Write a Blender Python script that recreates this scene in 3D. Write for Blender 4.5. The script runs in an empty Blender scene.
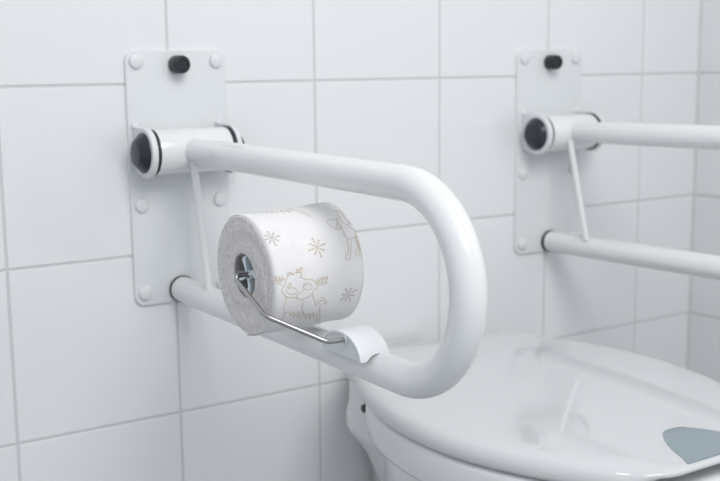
import bpy, bmesh, math, random
from mathutils import Vector, Matrix
random.seed(4)
S = bpy.context.scene
COL = S.collection
PI = math.pi

# ---------------------------------------------------------------- materials
def mat(name, col, rough=.5, spec=.5, coat=0., metal=0., bump=None, mix=None, sss=0.):
    m = bpy.data.materials.new(name); m.use_nodes = True
    nt = m.node_tree; b = nt.nodes['Principled BSDF']
    b.inputs['Base Color'].default_value = (*col, 1)
    b.inputs['Roughness'].default_value = rough
    b.inputs['Specular IOR Level'].default_value = spec
    b.inputs['Coat Weight'].default_value = coat
    b.inputs['Coat Roughness'].default_value = .06
    b.inputs['Metallic'].default_value = metal
    if sss:
        b.inputs['Subsurface Weight'].default_value = sss
        b.inputs['Subsurface Scale'].default_value = .004
    tc = nt.nodes.new('ShaderNodeTexCoord')
    if mix:                                   # (scale, other colour)
        n = nt.nodes.new('ShaderNodeTexNoise'); n.inputs['Scale'].default_value = mix[0]
        n.inputs['Detail'].default_value = 4
        nt.links.new(tc.outputs['Object'], n.inputs['Vector'])
        mx = nt.nodes.new('ShaderNodeMix'); mx.data_type = 'RGBA'
        mx.inputs['A'].default_value = (*col, 1); mx.inputs['B'].default_value = (*mix[1], 1)
        nt.links.new(n.outputs['Fac'], mx.inputs['Factor'])
        nt.links.new(mx.outputs['Result'], b.inputs['Base Color'])
    if bump:                                  # (scale, strength, distance)
        n = nt.nodes.new('ShaderNodeTexNoise'); n.inputs['Scale'].default_value = bump[0]
        n.inputs['Detail'].default_value = 3
        nt.links.new(tc.outputs['Object'], n.inputs['Vector'])
        bp = nt.nodes.new('ShaderNodeBump'); bp.inputs['Strength'].default_value = bump[1]
        bp.inputs['Distance'].default_value = bump[2]
        nt.links.new(n.outputs['Fac'], bp.inputs['Height'])
        nt.links.new(bp.outputs['Normal'], b.inputs['Normal'])
    return m

M_tile = mat('glazed_white_tile', (.80, .803, .815), .09, .5, bump=(9, .25, .0012), mix=(3, (.81, .82, .83)))
M_grout = mat('pale_grout', (.64, .645, .655), .8, mix=(60, (.60, .605, .615)))
M_seal = mat('corner_sealant', (.56, .58, .585), .5, mix=(40, (.62, .64, .64)))
M_paint = mat('white_powder_coat', (.79, .805, .81), .2, .5, coat=.5, bump=(300, .04, .0003))
M_plate = mat('white_plate_coat', (.735, .755, .765), .32, .5, bump=(220, .05, .0003))
M_capw = mat('white_plastic_cap', (.735, .755, .765), .35)
M_black = mat('black_rubber', (.012, .018, .024), .38)
M_blackc = mat('black_plastic_cap', (.016, .022, .036), .3)
M_clip = mat('white_clip_plastic', (.88, .89, .90), .38)
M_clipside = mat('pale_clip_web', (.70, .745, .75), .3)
M_steel = mat('stainless_wire', (.42, .41, .40), .22, metal=1.)
M_paper = mat('tissue_paper', (.86, .85, .855), .95, .1, bump=(900, .35, .0004), mix=(120, (.775, .76, .755)))
M_print = mat('gold_ink', (.61, .53, .41), .9, .1)
M_printg = mat('grey_ink', (.53, .50, .47), .9, .1)
M_card = mat('grey_cardboard', (.36, .345, .33), .9, mix=(200, (.28, .27, .26)))
M_spin = mat('pale_blue_plastic', (.72, .79, .84), .3)
M_lid = mat('white_gloss_lid', (.645, .65, .66), .04, .5, coat=.3)
M_seat = mat('white_gloss_seat', (.80, .80, .81), .16, .5)
M_china = mat('white_porcelain', (.76, .765, .77), .1, .5, coat=.5)
M_emblem = mat('grey_inlay', (.28, .335, .365), .3)
M_floor = mat('grey_vinyl', (.44, .455, .47), .5, mix=(30, (.38, .395, .41)))
M_room = mat('unseen_wall_white', (.84, .85, .87), .8, bump=(40, .1, .001))

# ring texture for the cut end of the paper roll, shade between its layers painted as darker colour
def paper_end():
    m = bpy.data.materials.new('layered_paper_edge'); m.use_nodes = True
    nt = m.node_tree; b = nt.nodes['Principled BSDF']; b.inputs['Roughness'].default_value = .95
    b.inputs['Specular IOR Level'].default_value = .1
    tc = nt.nodes.new('ShaderNodeTexCoord')
    n = nt.nodes.new('ShaderNodeTexNoise'); n.inputs['Scale'].default_value = 260; n.inputs['Detail'].default_value = 5
    w = nt.nodes.new('ShaderNodeTexWave'); w.wave_type = 'RINGS'; w.rings_direction = 'X'
    w.inputs['Scale'].default_value = 190; w.inputs['Distortion'].default_value = 7; w.inputs['Detail'].default_value = 3
    w.inputs['Detail Scale'].default_value = 1.4
    for t in (n, w): nt.links.new(tc.outputs['Object'], t.inputs['Vector'])
    a = nt.nodes.new('ShaderNodeMath'); a.operation = 'MULTIPLY_ADD'
    a.inputs[1].default_value = .4
    nt.links.new(w.outputs['Fac'], a.inputs[0]); nt.links.new(n.outputs['Fac'], a.inputs[2])
    r = nt.nodes.new('ShaderNodeValToRGB')
    r.color_ramp.elements[0].position = .32; r.color_ramp.elements[0].color = (.52, .50, .50, 1)
    r.color_ramp.elements[1].position = .85; r.color_ramp.elements[1].color = (.85, .825, .82, 1)
    nt.links.new(a.outputs[0], r.inputs['Fac']); nt.links.new(r.outputs['Color'], b.inputs['Base Color'])
    bp = nt.nodes.new('ShaderNodeBump'); bp.inputs['Strength'].default_value = .8; bp.inputs['Distance'].default_value = .0009
    nt.links.new(a.outputs[0], bp.inputs['Height']); nt.links.new(bp.outputs['Normal'], b.inputs['Normal'])
    return m
M_pend = paper_end()

# ---------------------------------------------------------------- helpers
def finish(name, bm, mats, parent=None, smooth=True, ang=38):
    bmesh.ops.recalc_face_normals(bm, faces=bm.faces)
    me = bpy.data.meshes.new(name); bm.to_mesh(me); bm.free()
    for m in (mats if isinstance(mats, (list, tuple)) else [mats]): me.materials.append(m)
    if smooth:
        for p in me.polygons: p.use_smooth = True
        me.set_sharp_from_angle(angle=math.radians(ang))
    o = bpy.data.objects.new(name, me); COL.objects.link(o)
    if parent:
        o.parent = parent
        d = Vector(parent['_base'])
        me.transform(Matrix.Translation(-d)); o['_base'] = tuple(d)
    return o

def thing(name, label, cat, loc, group=None):
    o = bpy.data.objects.new(name, None); COL.objects.link(o); o.location = loc
    o.empty_display_size = .05
    o['label'] = label; o['category'] = cat; o['_base'] = tuple(loc)
    if group: o['group'] = group
    return o

def structure(name, bm, mats, smooth=True):
    o = finish(name, bm, mats, None, smooth); o['kind'] = 'structure'; return o

def sweep(bm, pts, rad, seg=28, cap=True, up=None):
    """tube along points (world), rad number or list"""
    pts = [Vector(p) for p in pts]; n = len(pts)
    rad = rad if isinstance(rad, list) else [rad]*n
    T = []
    for i in range(n):
        a = pts[max(i-1, 0)]; b = pts[min(i+1, n-1)]; T.append((b-a).normalized())
    u = Vector(up) if up else (Vector((1, 0, 0)) if abs(T[0].x) < .9 else Vector((0, 0, 1)))
    u = (u - T[0]*u.dot(T[0])).normalized(); rings = []
    for i in range(n):
        if i:
            q = T[i-1].rotation_difference(T[i]); u = q @ u
            u = (u - T[i]*u.dot(T[i])).normalized()
        v = T[i].cross(u)
        rings.append([bm.verts.new(pts[i] + rad[i]*(math.cos(2*PI*k/seg)*u + math.sin(2*PI*k/seg)*v)) for k in range(seg)])
    for a, b in zip(rings, rings[1:]):
        for k in range(seg): bm.faces.new((a[k], a[(k+1) % seg], b[(k+1) % seg], b[k]))
    if cap:
        bm.faces.new(rings[0]); bm.faces.new(rings[-1])
    return rings

def lathe(bm, o, axis, prof, seg=48, mi=None, closed=False):
    """prof: list of (distance along axis, radius)"""
    o = Vector(o); ax = Vector(axis).normalized()
    u = Vector((0, 0, 1)) if abs(ax.z) < .9 else Vector((1, 0, 0))
    u = (u-ax*u.dot(ax)).normalized(); v = ax.cross(u); rings = []
    for (t, r) in prof:
        if r < 1e-6: rings.append([bm.verts.new(o+ax*t)])
        else: rings.append([bm.verts.new(o+ax*t+r*(math.cos(2*PI*k/seg)*u+math.sin(2*PI*k/seg)*v)) for k in range(seg)])
    pr = list(zip(rings, rings[1:]))
    if closed: pr.append((rings[-1], rings[0]))
    for j, (a, b) in enumerate(pr):
        for k in range(seg):
            k2 = (k+1) % seg
            if len(a) == 1 and len(b) == 1: continue
            if len(a) == 1: f = bm.faces.new((a[0], b[k2], b[k]))
            elif len(b) == 1: f = bm.faces.new((a[k], a[k2], b[0]))
            else: f = bm.faces.new((a[k], a[k2], b[k2], b[k]))
            if mi: f.material_index = mi[j % len(mi)]
    return rings

def prism(bm, poly, axis, t0, t1, bev=0.):
    """poly: list of 2D; axis 'x','y','z' is the extrusion direction; rounded rim by bev"""
    def P(a, b, t):
        return {'x': (t, a, b), 'y': (a, t, b), 'z': (a, b, t)}[axis]
    n = len(poly)
    def inset(d):
        out = []
        ar = sum(poly[i][0]*poly[(i+1) % n][1]-poly[(i+1) % n][0]*poly[i][1] for i in range(n))
        sg = 1 if ar > 0 else -1
        for i in range(n):
            p0 = Vector(poly[i-1]); p1 = Vector(poly[i]); p2 = Vector(poly[(i+1) % n])
            e1 = (p1-p0).normalized(); e2 = (p2-p1).normalized()
            n1 = Vector((-e1.y, e1.x))*sg; n2 = Vector((-e2.y, e2.x))*sg
            m = (n1+n2); m = m.normalized() if m.length > 1e-6 else n1
            c = max(.4, m.dot(n1)); q = p1+m*(d/c); out.append((q.x, q.y))
        return out
    s = 1 if t1 > t0 else -1
    lv = [(0, t0)]
    if bev:
        for k in range(0, 5):
            a = PI/2*k/4; lv.append((bev*(1-math.cos(a)), t1-s*bev*(1-math.sin(a))))
    else: lv.append((0, t1))
    rings = []
    for d, t in lv:
        pl = inset(d) if d > 1e-7 else poly
        rings.append([bm.verts.new(P(a, b, t)) for a, b in pl])
    for a, b in zip(rings, rings[1:]):
        for k in range(n): bm.faces.new((a[k], a[(k+1) % n], b[(k+1) % n], b[k]))
    bm.faces.new(rings[0]); bm.faces.new(rings[-1])

def rrect(x0, x1, z0, z1, r, n=7):
    out = []
    for cx, cz, a0 in ((x1-r, z1-r, 0), (x0+r, z1-r, PI/2), (x0+r, z0+r, PI), (x1-r, z0+r, 1.5*PI)):
        for k in range(n):
            a = a0+PI/2*k/(n-1); out.append((cx+r*math.cos(a), cz+r*math.sin(a)))
    return out
def circ(cx, cy, r, n=32): return [(cx+r*math.cos(2*PI*k/n), cy+r*math.sin(2*PI*k/n)) for k in range(n)]
def hull(pts):
    pts = sorted(set(pts))
    def half(ps):
        h = []
        for p in ps:
            while len(h) > 1 and (h[-1][0]-h[-2][0])*(p[1]-h[-2][1])-(h[-1][1]-h[-2][1])*(p[0]-h[-2][0]) <= 0: h.pop()
            h.append(p)
        return h
    a = half(pts); b = half(pts[::-1]); return a[:-1]+b[:-1]
def catmull(P, n=10):
    P = [Vector(p) for p in P]; Q = [2*P[0]-P[1]]+P+[2*P[-1]-P[-2]]; out = []
    for i in range(1, len(Q)-2):
        for k in range(n):
            t = k/n
            out.append(.5*((2*Q[i])+(Q[i+1]-Q[i-1])*t+(2*Q[i-1]-5*Q[i]+4*Q[i+1]-Q[i+2])*t*t+(3*Q[i]-Q[i-1]-3*Q[i+1]+Q[i+2])*t**3))
    out.append(P[-1]); return out
def fillet(P, r, n=8):
    """round the corners of a polyline"""
    P = [Vector(p) for p in P]; out = [P[0]]
    for i in range(1, len(P)-1):
        a = (P[i-1]-P[i]); b = (P[i+1]-P[i]); d = min(r, a.length*.45, b.length*.45)
        A = P[i]+a.normalized()*d; B = P[i]+b.normalized()*d
        for k in range(n+1):
            t = k/n; out.append((1-t)**2*A+2*t*(1-t)*P[i]+t*t*B)
    out.append(P[-1]); return out

# ---------------------------------------------------------------- the room
T = .1998; H = .2; XC = 1.131; ZF = -.84; ZC = 1.56
XL = -1.4; YF = -2.5
def tile_grid(us, vs, P, nrm):
    """tiles between the lines us and vs; P(u,v,d) gives the point at depth d behind the tile face"""
    bm = bmesh.new(); g = .0014; b = .0011; dp = .0013
    for u0, u1 in zip(us, us[1:]):
        for v0, v1 in zip(vs, vs[1:]):
            rings = []
            t1, t2 = random.uniform(-.0006, .0006), random.uniform(-.0006, .0006)
            for ins, d in ((g, dp), (g+.0003, .0005), (g+b*.5, .00013), (g+b+.0006, 0)):
                rings.append([bm.verts.new(P(u, v, d)) for u, v in ((u0+ins, v0+ins), (u1-ins, v0+ins), (u1-ins, v1-ins), (u0+ins, v1-ins))])
            for a, c in zip(rings, rings[1:]):
                for k in range(4): bm.faces.new((a[k], a[(k+1) % 4], c[(k+1) % 4], c[k]))
            bm.faces.new(rings[-1])
    u0, u1, v0, v1 = us[0], us[-1], vs[0], vs[-1]
    f = bm.faces.new([bm.verts.new(P(u, v, dp*.75)) for u, v in ((u0, v0), (u1, v0), (u1, v1), (u0, v1))]); f.material_index = 1
    # solid body behind the face
    q = [bm.verts.new(P(u, v, .06)) for u, v in ((u0, v0), (u1, v0), (u1, v1), (u0, v1))]
    f2 = bm.faces.new(q); f2.material_index = 1
    fv = list(f.verts)
    for k in range(4):
        s = bm.faces.new((fv[k], fv[(k+1) % 4], q[(k+1) % 4], q[k])); s.material_index = 1
    return bm
vs = [ZF]+[H*k for k in range(-4, 8)]+[ZC]
us = [XL]+[T*k for k in range(-7, 6)]+[XC]
us = sorted(set(u for u in us if u >= XL and u <= XC))
us = [u for i, u in enumerate(us) if i == 0 or u-us[i-1] > .01]
def flat_finish(name, bm):
    return structure(name, bm, [M_tile, M_grout], smooth=False)
flat_finish('wall_back', tile_grid(us, vs, lambda u, v, d: (u, d, v), None))
ys = [YF]+[-.2*k for k in range(12, 0, -1)]+[0]
flat_finish('wall_right', tile_grid(ys, vs, lambda u, v, d: (XC+d, u, v), None))
bm = bmesh.new()
prism(bm, [(XC-.0035, .0005), (XC+.001, .0005), (XC+.001, -.0035), (XC-.0005, -.003), (XC-.003, -.0005)], 'z', ZF, ZC)
structure('trim_1', bm, M_seal)
def box(bm, x0, x1, y0, y1, z0, z1):
    prism(bm, [(x0, y0), (x1, y0), (x1, y1), (x0, y1)], 'z', z0, z1)
bm = bmesh.new(); box(bm, XL-.06, XL, YF, 0, ZF, ZC); structure('unseen_wall_left', bm, M_room, False)  # out of view, added to block ambient light from the left
bm = bmesh.new(); box(bm, XL-.06, XC+.06, YF-.06, .06, ZF-.06, ZF); structure('floor', bm, M_floor, False)
D1= [[(0.1326,8.6),(0.1314,4.9),(0.1325,4.3),(0.134,8.0),(0.1346,4.0),(0.1357,3.5),(0.137,7.0),(0.1379,3.5),(0.1391,5.4)],[(0.1318,1.5),(0.134,1.1),(0.1369,0.7),(0.1386,-0.9)],[(0.1461,9.2),(0.1447,7.2),(0.1473,7.3),(0.1486,9.2),(0.1494,6.7),(0.1513,7.2)],[(0.1562,11.7),(0.1544,9.9),(0.1549,8.3),(0.1576,9.2),(0.1601,12.0),(0.1609,11.0),(0.159,8.2)],[(0.177,0.4),(0.1758,-1.8),(0.178,-2.9),(0.1793,-0.4),(0.1811,-3.2),(0.1828,0.2),(0.1842,-3.1),(0.1859,0.4),(0.1867,-3.2)],[(0.1745,-5.4),(0.1784,-6.4),(0.1831,-6.8),(0.1867,-5.7)],[(0.1305,3.7),(0.1335,3.6),(0.1364,2.8),(0.1393,3.0),(0.1403,5.5),(0.1398,6.9)],[(0.1326,8.6),(0.1335,3.9)],[(0.1369,7.3),(0.1371,3.0)],[(0.1403,5.5),(0.1423,3.2),(0.1413,-1.4),(0.1389,-3.7),(0.1382,-6.3),(0.1404,-8.8),(0.1425,-12.0)],[(0.1423,-5.0),(0.1441,-8.0),(0.148,-10.8),(0.1525,-10.9),(0.1547,-9.1),(0.1532,-6.8),(0.1494,-4.7),(0.1456,-4.8),(0.1435,-2.4)],[(0.1458,-0.8),(0.1473,-0.3),(0.1484,-1.9),(0.1472,-3.4),(0.1454,-2.7),(0.1458,-0.8)],[(0.1465,7.2),(0.1461,9.2),(0.1483,9.5),(0.1504,7.9),(0.1534,8.1),(0.1559,9.7),(0.1555,11.8)],[(0.1559,9.7),(0.1583,10.7),(0.1594,12.5)],[(0.1534,8.1),(0.1564,8.0),(0.1594,7.8)],[(0.1431,3.0),(0.1456,6.0),(0.1465,7.2)],[(0.1574,4.1),(0.1603,2.3),(0.164,0.7),(0.1685,-0.0),(0.173,-2.4),(0.1769,-4.4),(0.1823,-5.0),(0.1862,-4.5)],[(0.1769,-4.4),(0.1762,-1.5),(0.177,0.4)],[(0.1807,-4.8),(0.1805,-1.5),(0.1821,0.3)],[(0.1846,-4.6),(0.1855,-1.6),(0.1868,0.2)],[(0.1594,7.8),(0.159,4.6),(0.1574,4.1)],[(0.173,-2.4),(0.1761,-7.1),(0.1739,-10.3),(0.1716,-10.6),(0.1703,-14.0),(0.1674,-16.5),(0.1629,-17.2),(0.1593,-18.5),(0.156,-16.6),(0.1542,-13.3),(0.1571,-11.0),(0.1608,-8.8)],[(0.1425,-12.0),(0.1475,-14.3),(0.1528,-14.6),(0.1552,-16.5)],[(0.1608,-3.2),(0.1638,-2.6),(0.1676,-4.3),(0.1699,-7.5),(0.1677,-9.2),(0.1638,-9.0),(0.161,-6.7),(0.1608,-3.2)],[(0.16,-3.7),(0.1645,-5.2)],[(0.1425,-12.0),(0.1431,-15.7),(0.1421,-20.1),(0.1421,-24.9),(0.1441,-29.5),(0.1441,-34.1),(0.144,-39.1)],[(0.1448,-30.6),(0.1467,-29.3),(0.1501,-30.9),(0.1531,-36.4),(0.1528,-32.5),(0.155,-32.1),(0.1563,-39.3),(0.1577,-33.6),(0.1599,-33.2),(0.1609,-41.7),(0.1626,-34.9),(0.1658,-37.6),(0.1644,-45.1)],[(0.1624,-19.4),(0.1616,-24.0),(0.1619,-29.2),(0.166,-35.7),(0.17,-40.9),(0.1706,-47.1),(0.1709,-39.0),(0.1719,-37.2),(0.1764,-47.7),(0.1756,-39.2),(0.1766,-37.4),(0.1806,-46.5)],[(0.1703,-14.0),(0.1725,-19.8),(0.1748,-24.2),(0.1758,-28.7)],[(0.1756,-24.4),(0.1784,-22.8),(0.1825,-23.6),(0.1875,-28.6),(0.1877,-26.0),(0.1846,-22.1),(0.1811,-19.8),(0.1795,-19.5)],[(0.1766,-28.9),(0.1782,-25.8),(0.1809,-27.2),(0.1818,-33.7),(0.1868,-45.9),(0.1908,-60.4),(0.1864,-54.4),(0.1805,-37.4)]]
D2= [[(0.2026,52.9),(0.2053,55.3),(0.2098,55.4),(0.2134,53.8)],[(0.2017,51.3),(0.2039,48.3),(0.2052,44.7),(0.2082,43.4),(0.2108,47.1),(0.2132,51.9)],[(0.2082,43.4),(0.2096,41.6),(0.2127,43.5),(0.2136,48.3),(0.2132,51.9),(0.2167,57.1)],[(0.2201,68.0),(0.22,64.1),(0.2191,58.7),(0.2182,52.9),(0.2188,48.3),(0.2215,46.1),(0.2248,48.1),(0.2237,51.9),(0.2234,56.8),(0.2241,62.0),(0.2233,65.9),(0.2201,68.0)],[(0.2248,48.1),(0.2277,48.0),(0.2257,45.4)],[(0.2135,46.6),(0.2141,41.7),(0.2138,35.7),(0.215,31.2)],[(0.215,31.2),(0.2135,24.6),(0.2117,18.3),(0.2079,15.0),(0.2082,12.4),(0.2119,12.5),(0.2135,15.5),(0.2159,22.9),(0.2188,29.3)],[(0.2157,31.1),(0.2202,31.2),(0.2252,32.5),(0.2291,32.7),(0.2293,29.1)],[(0.225,31.9),(0.223,28.7),(0.2246,21.7),(0.2237,15.3),(0.2211,13.7)],[(0.2285,29.2),(0.2253,24.2),(0.2261,18.8),(0.2272,14.1),(0.2283,12.0),(0.2246,12.6)],[(0.2271,29.4),(0.2235,23.2),(0.2193,14.6)],[(0.2215,46.1),(0.2232,41.8),(0.2264,39.0),(0.2298,36.2),(0.2291,32.7)]]
# ---------------------------------------------------------------- folding grab rails
TR = .0155; YE = -.461
def make_rail(px, tx, zu, zl, tilt, yaw, label, ho=0., bo=0.):
    """px plate centre x, tx tube x, zu / zl heights of the two tube lines"""
    root = thing('folding_grab_rail', label, 'grab rail', (px, 0, (zu+zl)/2), 'fold-up grab rails on the tiled wall')
    bm = bmesh.new(); prism(bm, rrect(px-.0635, px+.0635, -.260, .039, .013), 'y', 0, -.0042, .0014)
    finish('wall_plate', bm, M_plate, root)
    for sx in (-.0505, .0505):
        for sz in (.0262, -.140, -.2445):
            bm = bmesh.new()
            lathe(bm, (px+sx, -.004, sz), (0, -1, 0), [(-.001, .0088), (.001, .0088), (.0032, .0078), (.0042, .0058), (.0046, 0)], 32)
            finish('screw_cap', bm, M_capw, root)
    # rubber bumper at the top
    bm = bmesh.new()
    lathe(bm, (px-.0005+bo, -.004, .0222+bo), (0, -1, 0), [(-.001, .0100), (.001, .0107), (.0165, .0105), (.0185, .0095), (.019, .0070), (.0178, .0062), (.0174, 0)], 40)
    finish('bumper', bm, M_black, root)
    # hinge: two ears standing off the plate, washers, hub and caps
    pl = px; px = px+ho; hx0, hx1, hy, hz, hr = px-.0470, px+.0445, -.034, zu-.0012, .0258
    for side, (a, b) in enumerate(((px-.0580, px-.0515), (px+.0485, px+.0545))):
        pts = circ(hy, hz-.0006, hr+.0028, 48)+[(-.003, hz-.0225), (-.003, hz+.0290)]
        pts = hull([(round(y, 6), round(z, 6)) for y, z in pts])
        bm = bmesh.new(); prism(bm, pts, 'x', b if side == 0 else a, a if side == 0 else b, .0016)
        # little weld foot at the top of the ear
        lathe(bm, ((a+b)/2, -.0035, hz+.0285), (0, -1, 0), [(-.001, .0058), (.001, .0055), (.0035, .0038), (.0045, 0)], 20)
        finish('hinge_ear', bm, M_plate, root)
    for a, b in ((px-.0516, px-.0466), (px+.0441, px+.0486)):
        bm = bmesh.new(); lathe(bm, (a, hy, hz), (1, 0, 0), [(0, .018), (0, hr+.0005), (b-a, hr+.0005), (b-a, .018)], 48, closed=True)
        finish('hinge_washer', bm, M_black, root)
    bm = bmesh.new()
    lathe(bm, (hx0, hy, hz), (1, 0, 0), [(0, 0), (0, hr-.0012), (.0006, hr-.0003), (.0016, hr), (hx1-hx0-.0016, hr), (hx1-hx0-.0006, hr-.0003), (hx1-hx0, hr-.0012), (hx1-hx0, 0)], 56)
    finish('hinge_barrel', bm, M_paint, root)
    for x, s in ((px-.0580, -1), (px+.0545, 1)):
        bm = bmesh.new()
        lathe(bm, (x, hy, hz), (s, 0, 0), [(-.001, .0225), (.0008, .0232), (.0018, .0229), (.0078, .0165), (.0096, .0146), (.0102, .0118), (.0104, 0)], 48)
        finish('hinge_cap', bm, M_blackc, root)
    # bent tube
    R = (zu-zl)/2; zc = (zu+zl)/2; pts = []
    for k in range(13): pts.append((tx, -.050+(YE+.050)*k/12, zu))
    for k in range(1, 48):
        a = PI*k/48; pts.append((tx, YE-R*math.sin(a), zc+R*math.cos(a)))
    for k in range(13): pts.append((tx, YE+(-.0075-YE)*k/12, zl))
    o = Vector((tx, 0, zu)); Mx = Matrix.Rotation(yaw, 4, 'Z') @ Matrix.Rotation(tilt, 4, 'X')
    def tr(p): return Mx @ (Vector(p)-o)+o
    rad = [.0136, .0145, .0152]+[TR]*(len(pts)-3)
    bm = bmesh.new(); sweep(bm, [tr(p) for p in pts], rad, 40)
    finish('tube', bm, M_paint, root)
    # welded collar where the tube meets the hub
    bm = bmesh.new(); sweep(bm, [tr((tx, y, zu)) for y in (-.052, -.0585, -.0605, -.062)], [.0150, .0146, .0142, .0136], 40)
    finish('weld_collar', bm, M_paint, root)
    # rubber foot of the lower tube, against the plate
    e = tr((tx, -.0075, zl))
    bm = bmesh.new(); lathe(bm, (e.x, -.0035, e.z), (0, -1, 0), [(0, 0), (0, .0150), (.0008, .0162), (.0038, .0165), (.0048, .0155), (.0048, 0)], 44)
    finish('tube_foot', bm, M_black, root)
    so, sb = (.0040, .0040) if ho == 0 else (.014, .010)
    # thin strut from the hub down to the lower tube
    bm = bmesh.new(); sweep(bm, [tr((tx-so, -.058, zu-.012)), tr((tx-so, -.060, zu-.022)), tr((tx-sb, -.088, zl+.012))], [.0052, .0043, .0043], 20)
    finish('strut', bm, M_paint, root)
    return root
make_rail(.2090, .2050, -.0754, -.2449, .0073, .008, 'nearer white fold-up grab rail on the left, carrying the toilet roll and its clip')
make_rail(.8000, .8030, -.0799, -.2450, -.0142, .016, 'farther white fold-up grab rail beyond the toilet lid, cut off by the photo edge', .0045, -.002)

# ---------------------------------------------------------------- toilet roll holder (clip, wire, spindle)
tube_z = -.2449-.0073*.39
hold = thing('toilet_roll_holder', 'white plastic clip with bent steel wire, sitting on the nearer rail beside the toilet roll', 'toilet roll holder', (.205, -.394, tube_z+TR))
cy0, cz0, ra, rb = -.394, -.2385, .0345, .0228
arch = [(cy0+ra*math.cos(PI*k/30), cz0+rb*math.sin(PI*k/30)) for k in range(31)]
def cut_profile(x0, x1, ro, inner, n=14, name='clip', m=M_clip):
    # arch shell whose lower rim is scribed to the round tube
    bm = bmesh.new(); G = []; tx = .2020
    for i in range(n+1):
        x = x0+(x1-x0)*i/n
        edge = .0
        d = min(x-x0, x1-x); rnd = .0012
        s = 1-(.03*(1-min(1, d/rnd)))
        zt = tube_z+math.sqrt(max(TR**2-(x-tx)**2, 0)) if abs(x-tx) < TR else tube_z
        zt = max(zt, cz0)-.0004
        outer = []; inn = []
        a0 = math.asin(min(1, max(0, (zt-cz0)/rb))); ai = math.asin(min(1, max(0, (zt-cz0)/(rb-inner))))
        for k in range(25):
            a = a0+(PI-2*a0)*k/24; outer.append((x, cy0+ra*s*math.cos(a), cz0+rb*s*math.sin(a)))
            a = ai+(PI-2*ai)*k/24; inn.append((x, cy0+(ra-inner)*math.cos(a), cz0+(rb-inner)*math.sin(a)))
        G.append([bm.verts.new(p) for p in outer+inn[::-1]])
    L = len(G[0])
    for a, b in zip(G, G[1:]):
        for k in range(L): bm.faces.new((a[k], a[(k+1) % L], b[(k+1) % L], b[k]))
    bm.faces.new(G[0]); bm.faces.new(G[-1])
    return bm
finish('clip_arch', cut_profile(.1840, .2150, 0, .0026), M_clip, hold)
# half-moon web closing the side of the clip, recessed a little
bm = bmesh.new(); web = [(cy0+(ra-.0024)*math.cos(PI*k/30), cz0+(rb-.0024)*math.sin(PI*k/30)) for k in range(31)]
prism(bm, web, 'x', .1875, .1852, .0003); finish('clip_web', bm, M_clipside, hold)
bm = bmesh.new(); lathe(bm, (.1855, -.4015, -.2228), (-1, 0, 0), [(-.001, .0042), (.0016, .0040), (.0022, .0030), (.0022, 0)], 24)
finish('wire_socket', bm, M_clipside, hold)
RX0, RX1, RY, RZ, RR = .131, .2268, -.3130, -.1722, .0566
wire = [(.1865, -.4015, -.2228), (.166, -.4020, -.2222), (.1218, -.3680, -.1985), (.1215, -.3160, -.1745), (.1225, -.3140, -.1712), (.2150, -.3130, -.1700)]
wp = fillet(wire[:4], .006)[:-1]+fillet([wp_ for wp_ in wire[3:]], .004, 6)
bm = bmesh.new(); sweep(bm, wp, .0023, 16); finish('wire', bm, M_steel, hold)
# finned spindle inside the core
bm = bmesh.new()
lathe(bm, (RX0+.0045, RY, RZ), (1, 0, 0), [(0, .0028), (0, .0055), (.088, .0055), (.088, .0028)], 24, closed=True)
for q in range(4):
    a0 = math.radians(62+90*q)
    pr = [(.001, .0030), (.0012, .0105), (0, .0150), (.0010, .0180), (.006, .0183), (.082, .0178), (.088, .015), (.088, .0048)]
    for sgn in (1,):
        front = []; back = []
        for t, r in pr:
            tw = a0+.35*(r/.018)**2                      # vanes curl over at the rim
            th = .0016+.0070*(r/.018)**1.5*(.45+.55*math.exp(-t/.010))
            for lst, s in ((front, .5), (back, -.5)):
                c, sn = math.cos(tw), math.sin(tw)
                lst.append(bm.verts.new((RX0+.0018+t, RY+r*c-s*th*sn, RZ+r*sn+s*th*c)))
        bm.faces.new(front); bm.faces.new(back[::-1])
        for k in range(len(pr)):
            k2 = (k+1) % len(pr); bm.faces.new((front[k], front[k2], back[k2], back[k]))
finish('spindle', bm, M_spin, hold)

# ---------------------------------------------------------------- toilet roll
roll = thing('toilet_roll', 'white toilet roll printed with gold reindeer and snowflakes, hanging on a steel wire', 'toilet roll', (RX0, RY, RZ))
def rsurf(x, th):
    """radius of the slightly uneven wound paper"""
    return RR+.0005*math.sin(th*2+1.1)+.0003*math.sin(x*160+th*3)+.00018*math.sin(th*9+x*70)
bm = bmesh.new(); NS = 120; NX = 26; rings = []
def P(x, r, th): return Vector((x, RY-r*math.cos(th), RZ+r*math.sin(th)))
prof = []
for j in range(12): prof.append((RX0, .0212+(RR-.0015-.0212)*j/11, 1))
for x in (RX0+.0003, RX0+.0012): prof.append((x, -1, 0))
for j in range(1, NX): prof.append((RX0+.0012+(RX1-RX0-.0024)*j/NX, -1, 0))
for x in (RX1-.0012, RX1-.0003): prof.append((x, -1, 0))
for j in range(6): prof.append((RX1, RR-.0015+(.0212-RR+.0015)*j/5, 1))
random.seed(11); jit = [[random.uniform(-1, 1) for _ in range(NS)] for _ in prof]
for j, (x, r, e) in enumerate(prof):
    ring = []
    for k in range(NS):
        th = 2*PI*k/NS
        if r < 0:
            rr = rsurf(x, th); dd = min(x-RX0, RX1-x)
            if dd < .0008: rr -= .0007
            xx = x
        else: rr = r*(1+.0*th); xx = x+(.0004*jit[j][k]+.0006*math.sin(th*2+j) if .024 < r < RR-.003 else 0)
        ring.append(bm.verts.new(P(xx, rr, th)))
    rings.append(ring)
for j in range(len(rings)):
    a, b = rings[j], rings[(j+1) % len(rings)]
    for k in range(NS):
        f = bm.faces.new((a[k], a[(k+1) % NS], b[(k+1) % NS], b[k]))
        f.material_index = 1 if (j < 11 or 12+1+NX+1 <= j < len(rings)-1) else 0
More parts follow.
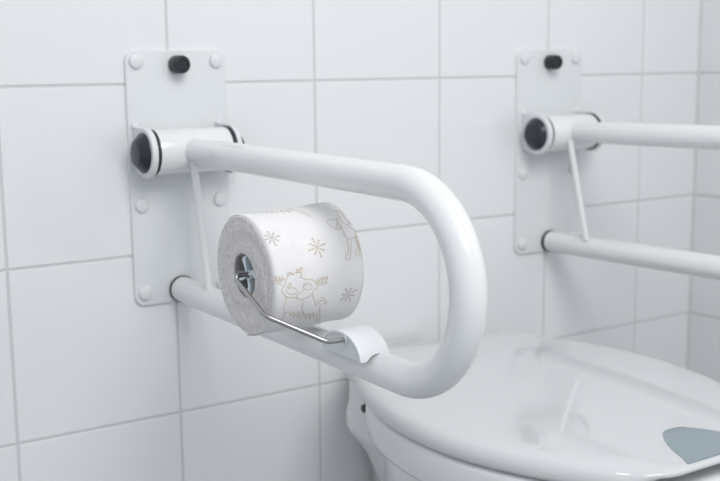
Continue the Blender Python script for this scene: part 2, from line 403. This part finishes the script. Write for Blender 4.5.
finish('paper', bm, [M_paper, M_pend], roll)
# outermost sheet, its free edge tucked at the bottom
bm = bmesh.new(); G = []
for i in range(19):
    x = RX0+.0006+(RX1-RX0-.0012)*i/18; row = []
    for k in range(61):
        f = k/60; t0 = -96+20*(x-RX0)/(RX1-RX0); t1 = 118; th = math.radians(t0+(t1-t0)*f)
        lift = .0009*math.exp(-f*18)*(1+.5*math.sin(x*200))+.0022*math.exp(-((f-.86)/.07)**2)*max(0, (x-.19)/.05)
        row.append(bm.verts.new(P(x, rsurf(x, th)+.00035+lift, th)))
    G.append(row)
top = [f for a, b in zip(G, G[1:]) for f in [bm.faces.new((a[k], a[k+1], b[k+1], b[k])) for k in range(60)]]
so = finish('outer_sheet', bm, M_paper, roll)
md = so.modifiers.new('thick', 'SOLIDIFY'); md.thickness = .00025; md.offset = 0
def lift_at(x, th):
    t0 = -96+20*(x-RX0)/(RX1-RX0); f = (math.degrees(th)-t0)/(118-t0)
    if f < 0 or f > 1: return .0001
    return .0009*math.exp(-f*18)*(1+.5*math.sin(x*200))+.0022*math.exp(-((f-.86)/.07)**2)*max(0, (x-.19)/.05)+.0006
bm = bmesh.new(); lathe(bm, (RX0+.0008, RY, RZ), (1, 0, 0), [(0, .0198), (0, .0212), (RX1-RX0-.0016, .0212), (RX1-RX0-.0016, .0198)], 60, closed=True)
finish('cardboard_core', bm, M_card, roll)
# printed motifs: thin ink ribbons lying on the paper, in (x, degrees round the roll)
def ink(lines, name, m, dth=0, w=.0003, dx=0, flip=False):
    bm = bmesh.new()
    for ln in lines:
        pts = []
        for (x, a) in ln:
            x = min(max(x+dx, RX0+.001), RX1-.001)
            pts.append((x, math.radians(a+dth)*RR))
        if len(pts) > 2: cu = [(p.x, p.y) for p in catmull([(a, b, 0) for a, b in pts], 4)]
        else:
            (a, b), (c, d) = pts; cu = [(a+(c-a)*k/4, b+(d-b)*k/4) for k in range(5)]
        L = []
        for i in range(len(cu)):
            a = Vector(cu[max(i-1, 0)]); b = Vector(cu[min(i+1, len(cu)-1)]); t = (b-a)
            if t.length < 1e-9: continue
            t.normalize(); nn = Vector((-t.y, t.x))*w; c = Vector(cu[i]); quad = []
            for s in (1, -1):
                q = c+nn*s; th = q.y/RR; x = min(max(q.x, RX0+.0008), RX1-.0008)
                quad.append(bm.verts.new(P(x, rsurf(x, th)+lift_at(x, th), th)))
            L.append(quad)
        for a, b in zip(L, L[1:]): bm.faces.new((a[0], a[1], b[1], b[0]))
    return finish(name, bm, m, roll)
def flake(cx, ca, r, rot=0):
    L = []
    for q in range(8):
        a = rot+PI/4*q; rr = r if q % 2 == 0 else r*.8
        def pt(d, s): return (cx+d*math.cos(a)-s*math.sin(a), ca+math.degrees((d*math.sin(a)+s*math.cos(a))/RR))
        L.append([pt(.0005, 0), pt(rr, 0)])
        L.append([pt(rr*.98, .0011), pt(rr*.78, 0)]); L.append([pt(rr*.98, -.0011), pt(rr*.78, 0)])
        L.append([pt(rr*.62, .0009), pt(rr*.45, 0)]); L.append([pt(rr*.62, -.0009), pt(rr*.45, 0)])
    return L
def deer(D, dth, dx=0): ink(D, 'reindeer_print', M_print, dth, .00034, dx)
for dth in (0, 124, 242):
    deer(D1, dth); deer(D2, dth)
    ink(flake(.1810, 28.0, .0098, .2), 'snowflake_print', M_print, dth, .00033)
    ink(flake(.2108, -23, .0092, .5), 'snowflake_print', M_printg, dth, .00033)
    ink(flake(.1400, 44, .0085, .1), 'snowflake_print', M_printg, dth, .00033)

# ---------------------------------------------------------------- toilet
CX = .5050; LT = .03; ZT = -.330                       # lid slopes gently down to the front
toilet = thing('toilet', 'white toilet with its glossy closed lid between the two grab rails', 'toilet', (CX, -.32, ZF))
HALF = [(-.112, .090), (-.1135, .118), (-.119, .133), (-.130, .1435), (-.148, .1460), (-.175, .1575), (-.21, .1725), (-.25, .186), (-.30, .1955), (-.35, .1965), (-.40, .190), (-.44, .1765), (-.48, .157), (-.52, .130), (-.546, .105), (-.559, .0885), (-.5655, .0770), (-.5680, .064)]
def outline(grow=0., half=HALF):
    c = catmull([(y, w, 0) for y, w in half], 5)
    pts = [(CX-p.y, p.x) for p in c]+[(CX+p.y, p.x) for p in reversed(c)]
    out = []; n = len(pts)
    for i in range(n):
        p0 = Vector(pts[i-1]); p1 = Vector(pts[i]); p2 = Vector(pts[(i+1) % n])
        t = (p2-p0).normalized(); nn = Vector((-t.y, t.x))
        q = p1+nn*grow; out.append((q.x, q.y))
    return out
def loft(bm, levels, cap0=True, cap1=True, tilt=LT):
    rings = [[bm.verts.new((x, y, z+tilt*y)) for x, y in pl] for pl, z in levels]
    n = len(rings[0])
    for a, b in zip(rings, rings[1:]):
        for k in range(n): bm.faces.new((a[k], a[(k+1) % n], b[(k+1) % n], b[k]))
    if cap0: bm.faces.new(rings[0])
    if cap1: bm.faces.new(rings[-1])
    return rings
SG = 1 if max(p[0] for p in outline(.01)) > max(p[0] for p in outline(0)) else -1
def OL(g, half=HALF): return outline(g*SG, half)
DOME = .0045; LC = -.33
bm = bmesh.new()
lv = [(OL(-.012), ZT-.0208), (OL(-.003), ZT-.0215), (OL(0), ZT-.0205), (OL(.0012), ZT-.017), (OL(.0012), ZT-.012), (OL(0), ZT-.0080), (OL(-.0028), ZT-.0045), (OL(-.0065), ZT-.0022), (OL(-.0105), ZT-.0008), (OL(-.0145), ZT)]
rings = loft(bm, lv, True, False)
for ring, (pl_, z0) in zip(rings, lv):                   # the rim thins out to a finger lip at the front
    for v in ring:
        t = min(1, max(0, (-.542-v.co.y)/.022)); t = t*t*(3-2*t)
        v.co.z += (ZT-z0)*.62*t
prev = rings[-1]; base = lv[-1][0]; n = len(base)
for s in (.93, .84, .74, .62, .5, .37, .24, .12):
    ring = []
    for x, y in base:
        yy = LC+(y-LC)*s
        ring.append(bm.verts.new((CX+(x-CX)*s, yy, ZT+LT*yy+DOME*(1-s*s))))
    for k in range(n): bm.faces.new((prev[k], prev[(k+1) % n], ring[(k+1) % n], ring[k]))
    prev = ring
c = bm.verts.new((CX, LC, ZT+LT*LC+DOME))
for k in range(n): bm.faces.new((prev[k], prev[(k+1) % n], c))
lid = finish('lid', bm, M_lid, toilet, ang=60)
EC = .5080
eh = [(-.4945, .004), (-.4955, .010), (-.4985, .0160), (-.506, .0235), (-.516, .0315), (-.530, .0400), (-.546, .0465), (-.5565, .0505), (-.5605, .0520), (-.5610, .0485)]
ec = catmull([(a-.003, b, 0) for a, b in eh], 4)
pl = [(EC-p.y, p.x) for p in ec]+[(EC+p.y, p.x) for p in reversed(ec)]
bm = bmesh.new()
def lid_z(x, y):
    s = max(min(1, abs(y-LC)/(.2275)), abs(x-CX)/.182); return ZT+LT*y+DOME*(1-s*s)
cen = (EC, -.54)
rings = []
for s, dz in ((1, -.003), (1, .0002), (.99, .0005), (.66, .0005), (.33, .0005)):
    ring = []
    for x, y in pl:
        X = cen[0]+(x-cen[0])*s; Y = cen[1]+(y-cen[1])*s; ring.append(bm.verts.new((X, Y, lid_z(X, Y)+dz)))
    rings.append(ring)
for a, b in zip(rings, rings[1:]):
    for k in range(len(a)): bm.faces.new((a[k], a[(k+1) % len(a)], b[(k+1) % len(a)], b[k]))
bm.faces.new(rings[0]); bm.faces.new(rings[-1])
finish('lid_inlay', bm, M_emblem, lid)
# seat
SH = [(-.180, .120), (-.182, .145), (-.187, .157), (-.198, .1655)]+[h for h in HALF if h[0] < -.205]
bm = bmesh.new()
loft(bm, [(OL(-.014, SH), ZT-.0675), (OL(-.007, SH), ZT-.0660), (OL(-.0040, SH), ZT-.061), (OL(-.0025, SH), ZT-.045), (OL(-.0015, SH), ZT-.031), (OL(-.0025, SH), ZT-.0262), (OL(-.006, SH), ZT-.0242), (OL(-.012, SH), ZT-.0236)])
finish('seat', bm, M_seat, toilet, ang=50)
# hinges, and added dark plugs standing in for the shaded gap beside them
for s in (-1, 1):
    bm = bmesh.new(); lathe(bm, (CX+s*.100, -.120, ZT-.0375), (s, 0, 0), [(-.03, 0), (-.03, .010), (-.028, .0115), (.008, .0115), (.010, .010), (.010, 0)], 28)
    finish('hinge', bm, M_seat, toilet)
    bm = bmesh.new(); lathe(bm, (CX+s*.1175, -.126, -.397), (s, 0, 0), [(-.004, 0), (-.004, .0055), (.0022, .0055), (.0028, .0048), (.0028, 0)], 6)
    finish('gap_shade_plug', bm, M_black, toilet)
# bowl
def bowl_ring(yb, yf, w, e=2.4):
    out = []; n = 96
    for k in range(n):
        a = 2*PI*k/n; c, sn = math.cos(a), math.sin(a)
        out.append((CX+w*math.copysign(abs(c)**(2/e), c), (yb+yf)/2+math.copysign(abs(sn)**(2/e), sn)*(yb-yf)/2))
    return out
bm = bmesh.new()
loft(bm, [(bowl_ring(-.03, -.47, .05), ZF), (bowl_ring(-.012, -.50, .115), ZF), (bowl_ring(-.012, -.49, .110), ZF+.03), (bowl_ring(-.03, -.46, .098), ZF+.12), (bowl_ring(-.05, -.47, .105), ZF+.22), (bowl_ring(-.08, -.50, .124), -.53), (bowl_ring(-.10, -.53, .150, 2.3), -.48), (bowl_ring(-.12, -.548, .170, 2.2), -.440), (bowl_ring(-.125, -.552, .177, 2.2), -.415), (bowl_ring(-.125, -.552, .176, 2.2), -.4075), (bowl_ring(-.13, -.545, .168, 2.2), -.4050)], tilt=.0)
finish('bowl', bm, M_china, toilet, ang=50)
# rear shelf of the bowl, spreading out from the wall to carry the seat hinges
def back_ring(w):
    a = w*.47; h = [(-.012, a), (-.018, a+.004), (-.050, a+(w-a)*.52), (-.076, w-.008), (-.088, w-.0015), (-.100, w), (-.125, w+.001), (-.150, w-.004), (-.165, w-.02), (-.17, w-.04)]
    c = catmull([(y, v, 0) for y, v in h], 4)
    return [(CX-p.y, p.x) for p in c]+[(CX+p.y, p.x) for p in reversed(c)]
bm = bmesh.new()
loft(bm, [(back_ring(.050), -.60), (back_ring(.060), -.54), (back_ring(.0735), -.508), (back_ring(.091), -.471), (back_ring(.106), -.450), (back_ring(.117), -.437), (back_ring(.1210), -.426), (back_ring(.1200), -.412), (back_ring(.1160), -.398), (back_ring(.1150), -.380), (back_ring(.1155), -.365), (back_ring(.1150), -.3590), (back_ring(.113), -.3565), (back_ring(.108), -.3555)], tilt=0)
finish('bowl_back', bm, M_china, toilet, ang=50)

roll.rotation_euler = (0, math.radians(-2.2), 0)

# ---------------------------------------------------------------- light
def area(name, loc, target, sx, sy, power, col):
    l = bpy.data.lights.new(name, 'AREA'); l.shape = 'RECTANGLE'; l.size = sx; l.size_y = sy; l.energy = power; l.color = col
    o = bpy.data.objects.new(name, l); COL.objects.link(o); o.location = loc
    o.rotation_euler = (Vector(target)-Vector(loc)).to_track_quat('-Z', 'Y').to_euler(); return o
area('ceiling_lamp', (.14, -1.50, 1.02), (.72, 0, -.35), .75, .75, 14.5, (1, .985, .97))
w = bpy.data.worlds.new('world'); S.world = w; w.use_nodes = True
bg = w.node_tree.nodes['Background']; bg.inputs[0].default_value = (.90, .945, 1., 1); bg.inputs[1].default_value = .79

# ---------------------------------------------------------------- camera
cd = bpy.data.cameras.new('camera'); cam = bpy.data.objects.new('camera', cd); COL.objects.link(cam)
F, YAW, PIT, ROL = 1097.356, .5820483, -.1598164, -.0104236
cy_, sy_, cp_, sp_ = math.cos(YAW), math.sin(YAW), math.cos(PIT), math.sin(PIT)
f = Vector((sy_*cp_, cy_*cp_, sp_)); r = Vector((cy_, -sy_, 0)); u = r.cross(f)
c_, s_ = math.cos(ROL), math.sin(ROL); R2 = c_*r+s_*u; U2 = -s_*r+c_*u
Mw = Matrix(((R2.x, U2.x, -f.x, -.3287025), (R2.y, U2.y, -f.y, -1.2076139), (R2.z, U2.z, -f.z, .021009), (0, 0, 0, 1)))
cam.matrix_world = Mw
cd.sensor_width = 36; cd.lens = F/720*36; cd.clip_start = .02
cd.dof.use_dof = True; cd.dof.focus_distance = 1.0; cd.dof.aperture_fstop = 7
S.camera = cam
for o in bpy.data.objects:
    if '_base' in o: del o['_base']
S.view_settings.view_transform = 'Standard'; S.view_settings.look = 'None'; S.view_settings.gamma = 1
S.view_settings.use_curve_mapping = False; S.view_settings.exposure = .02
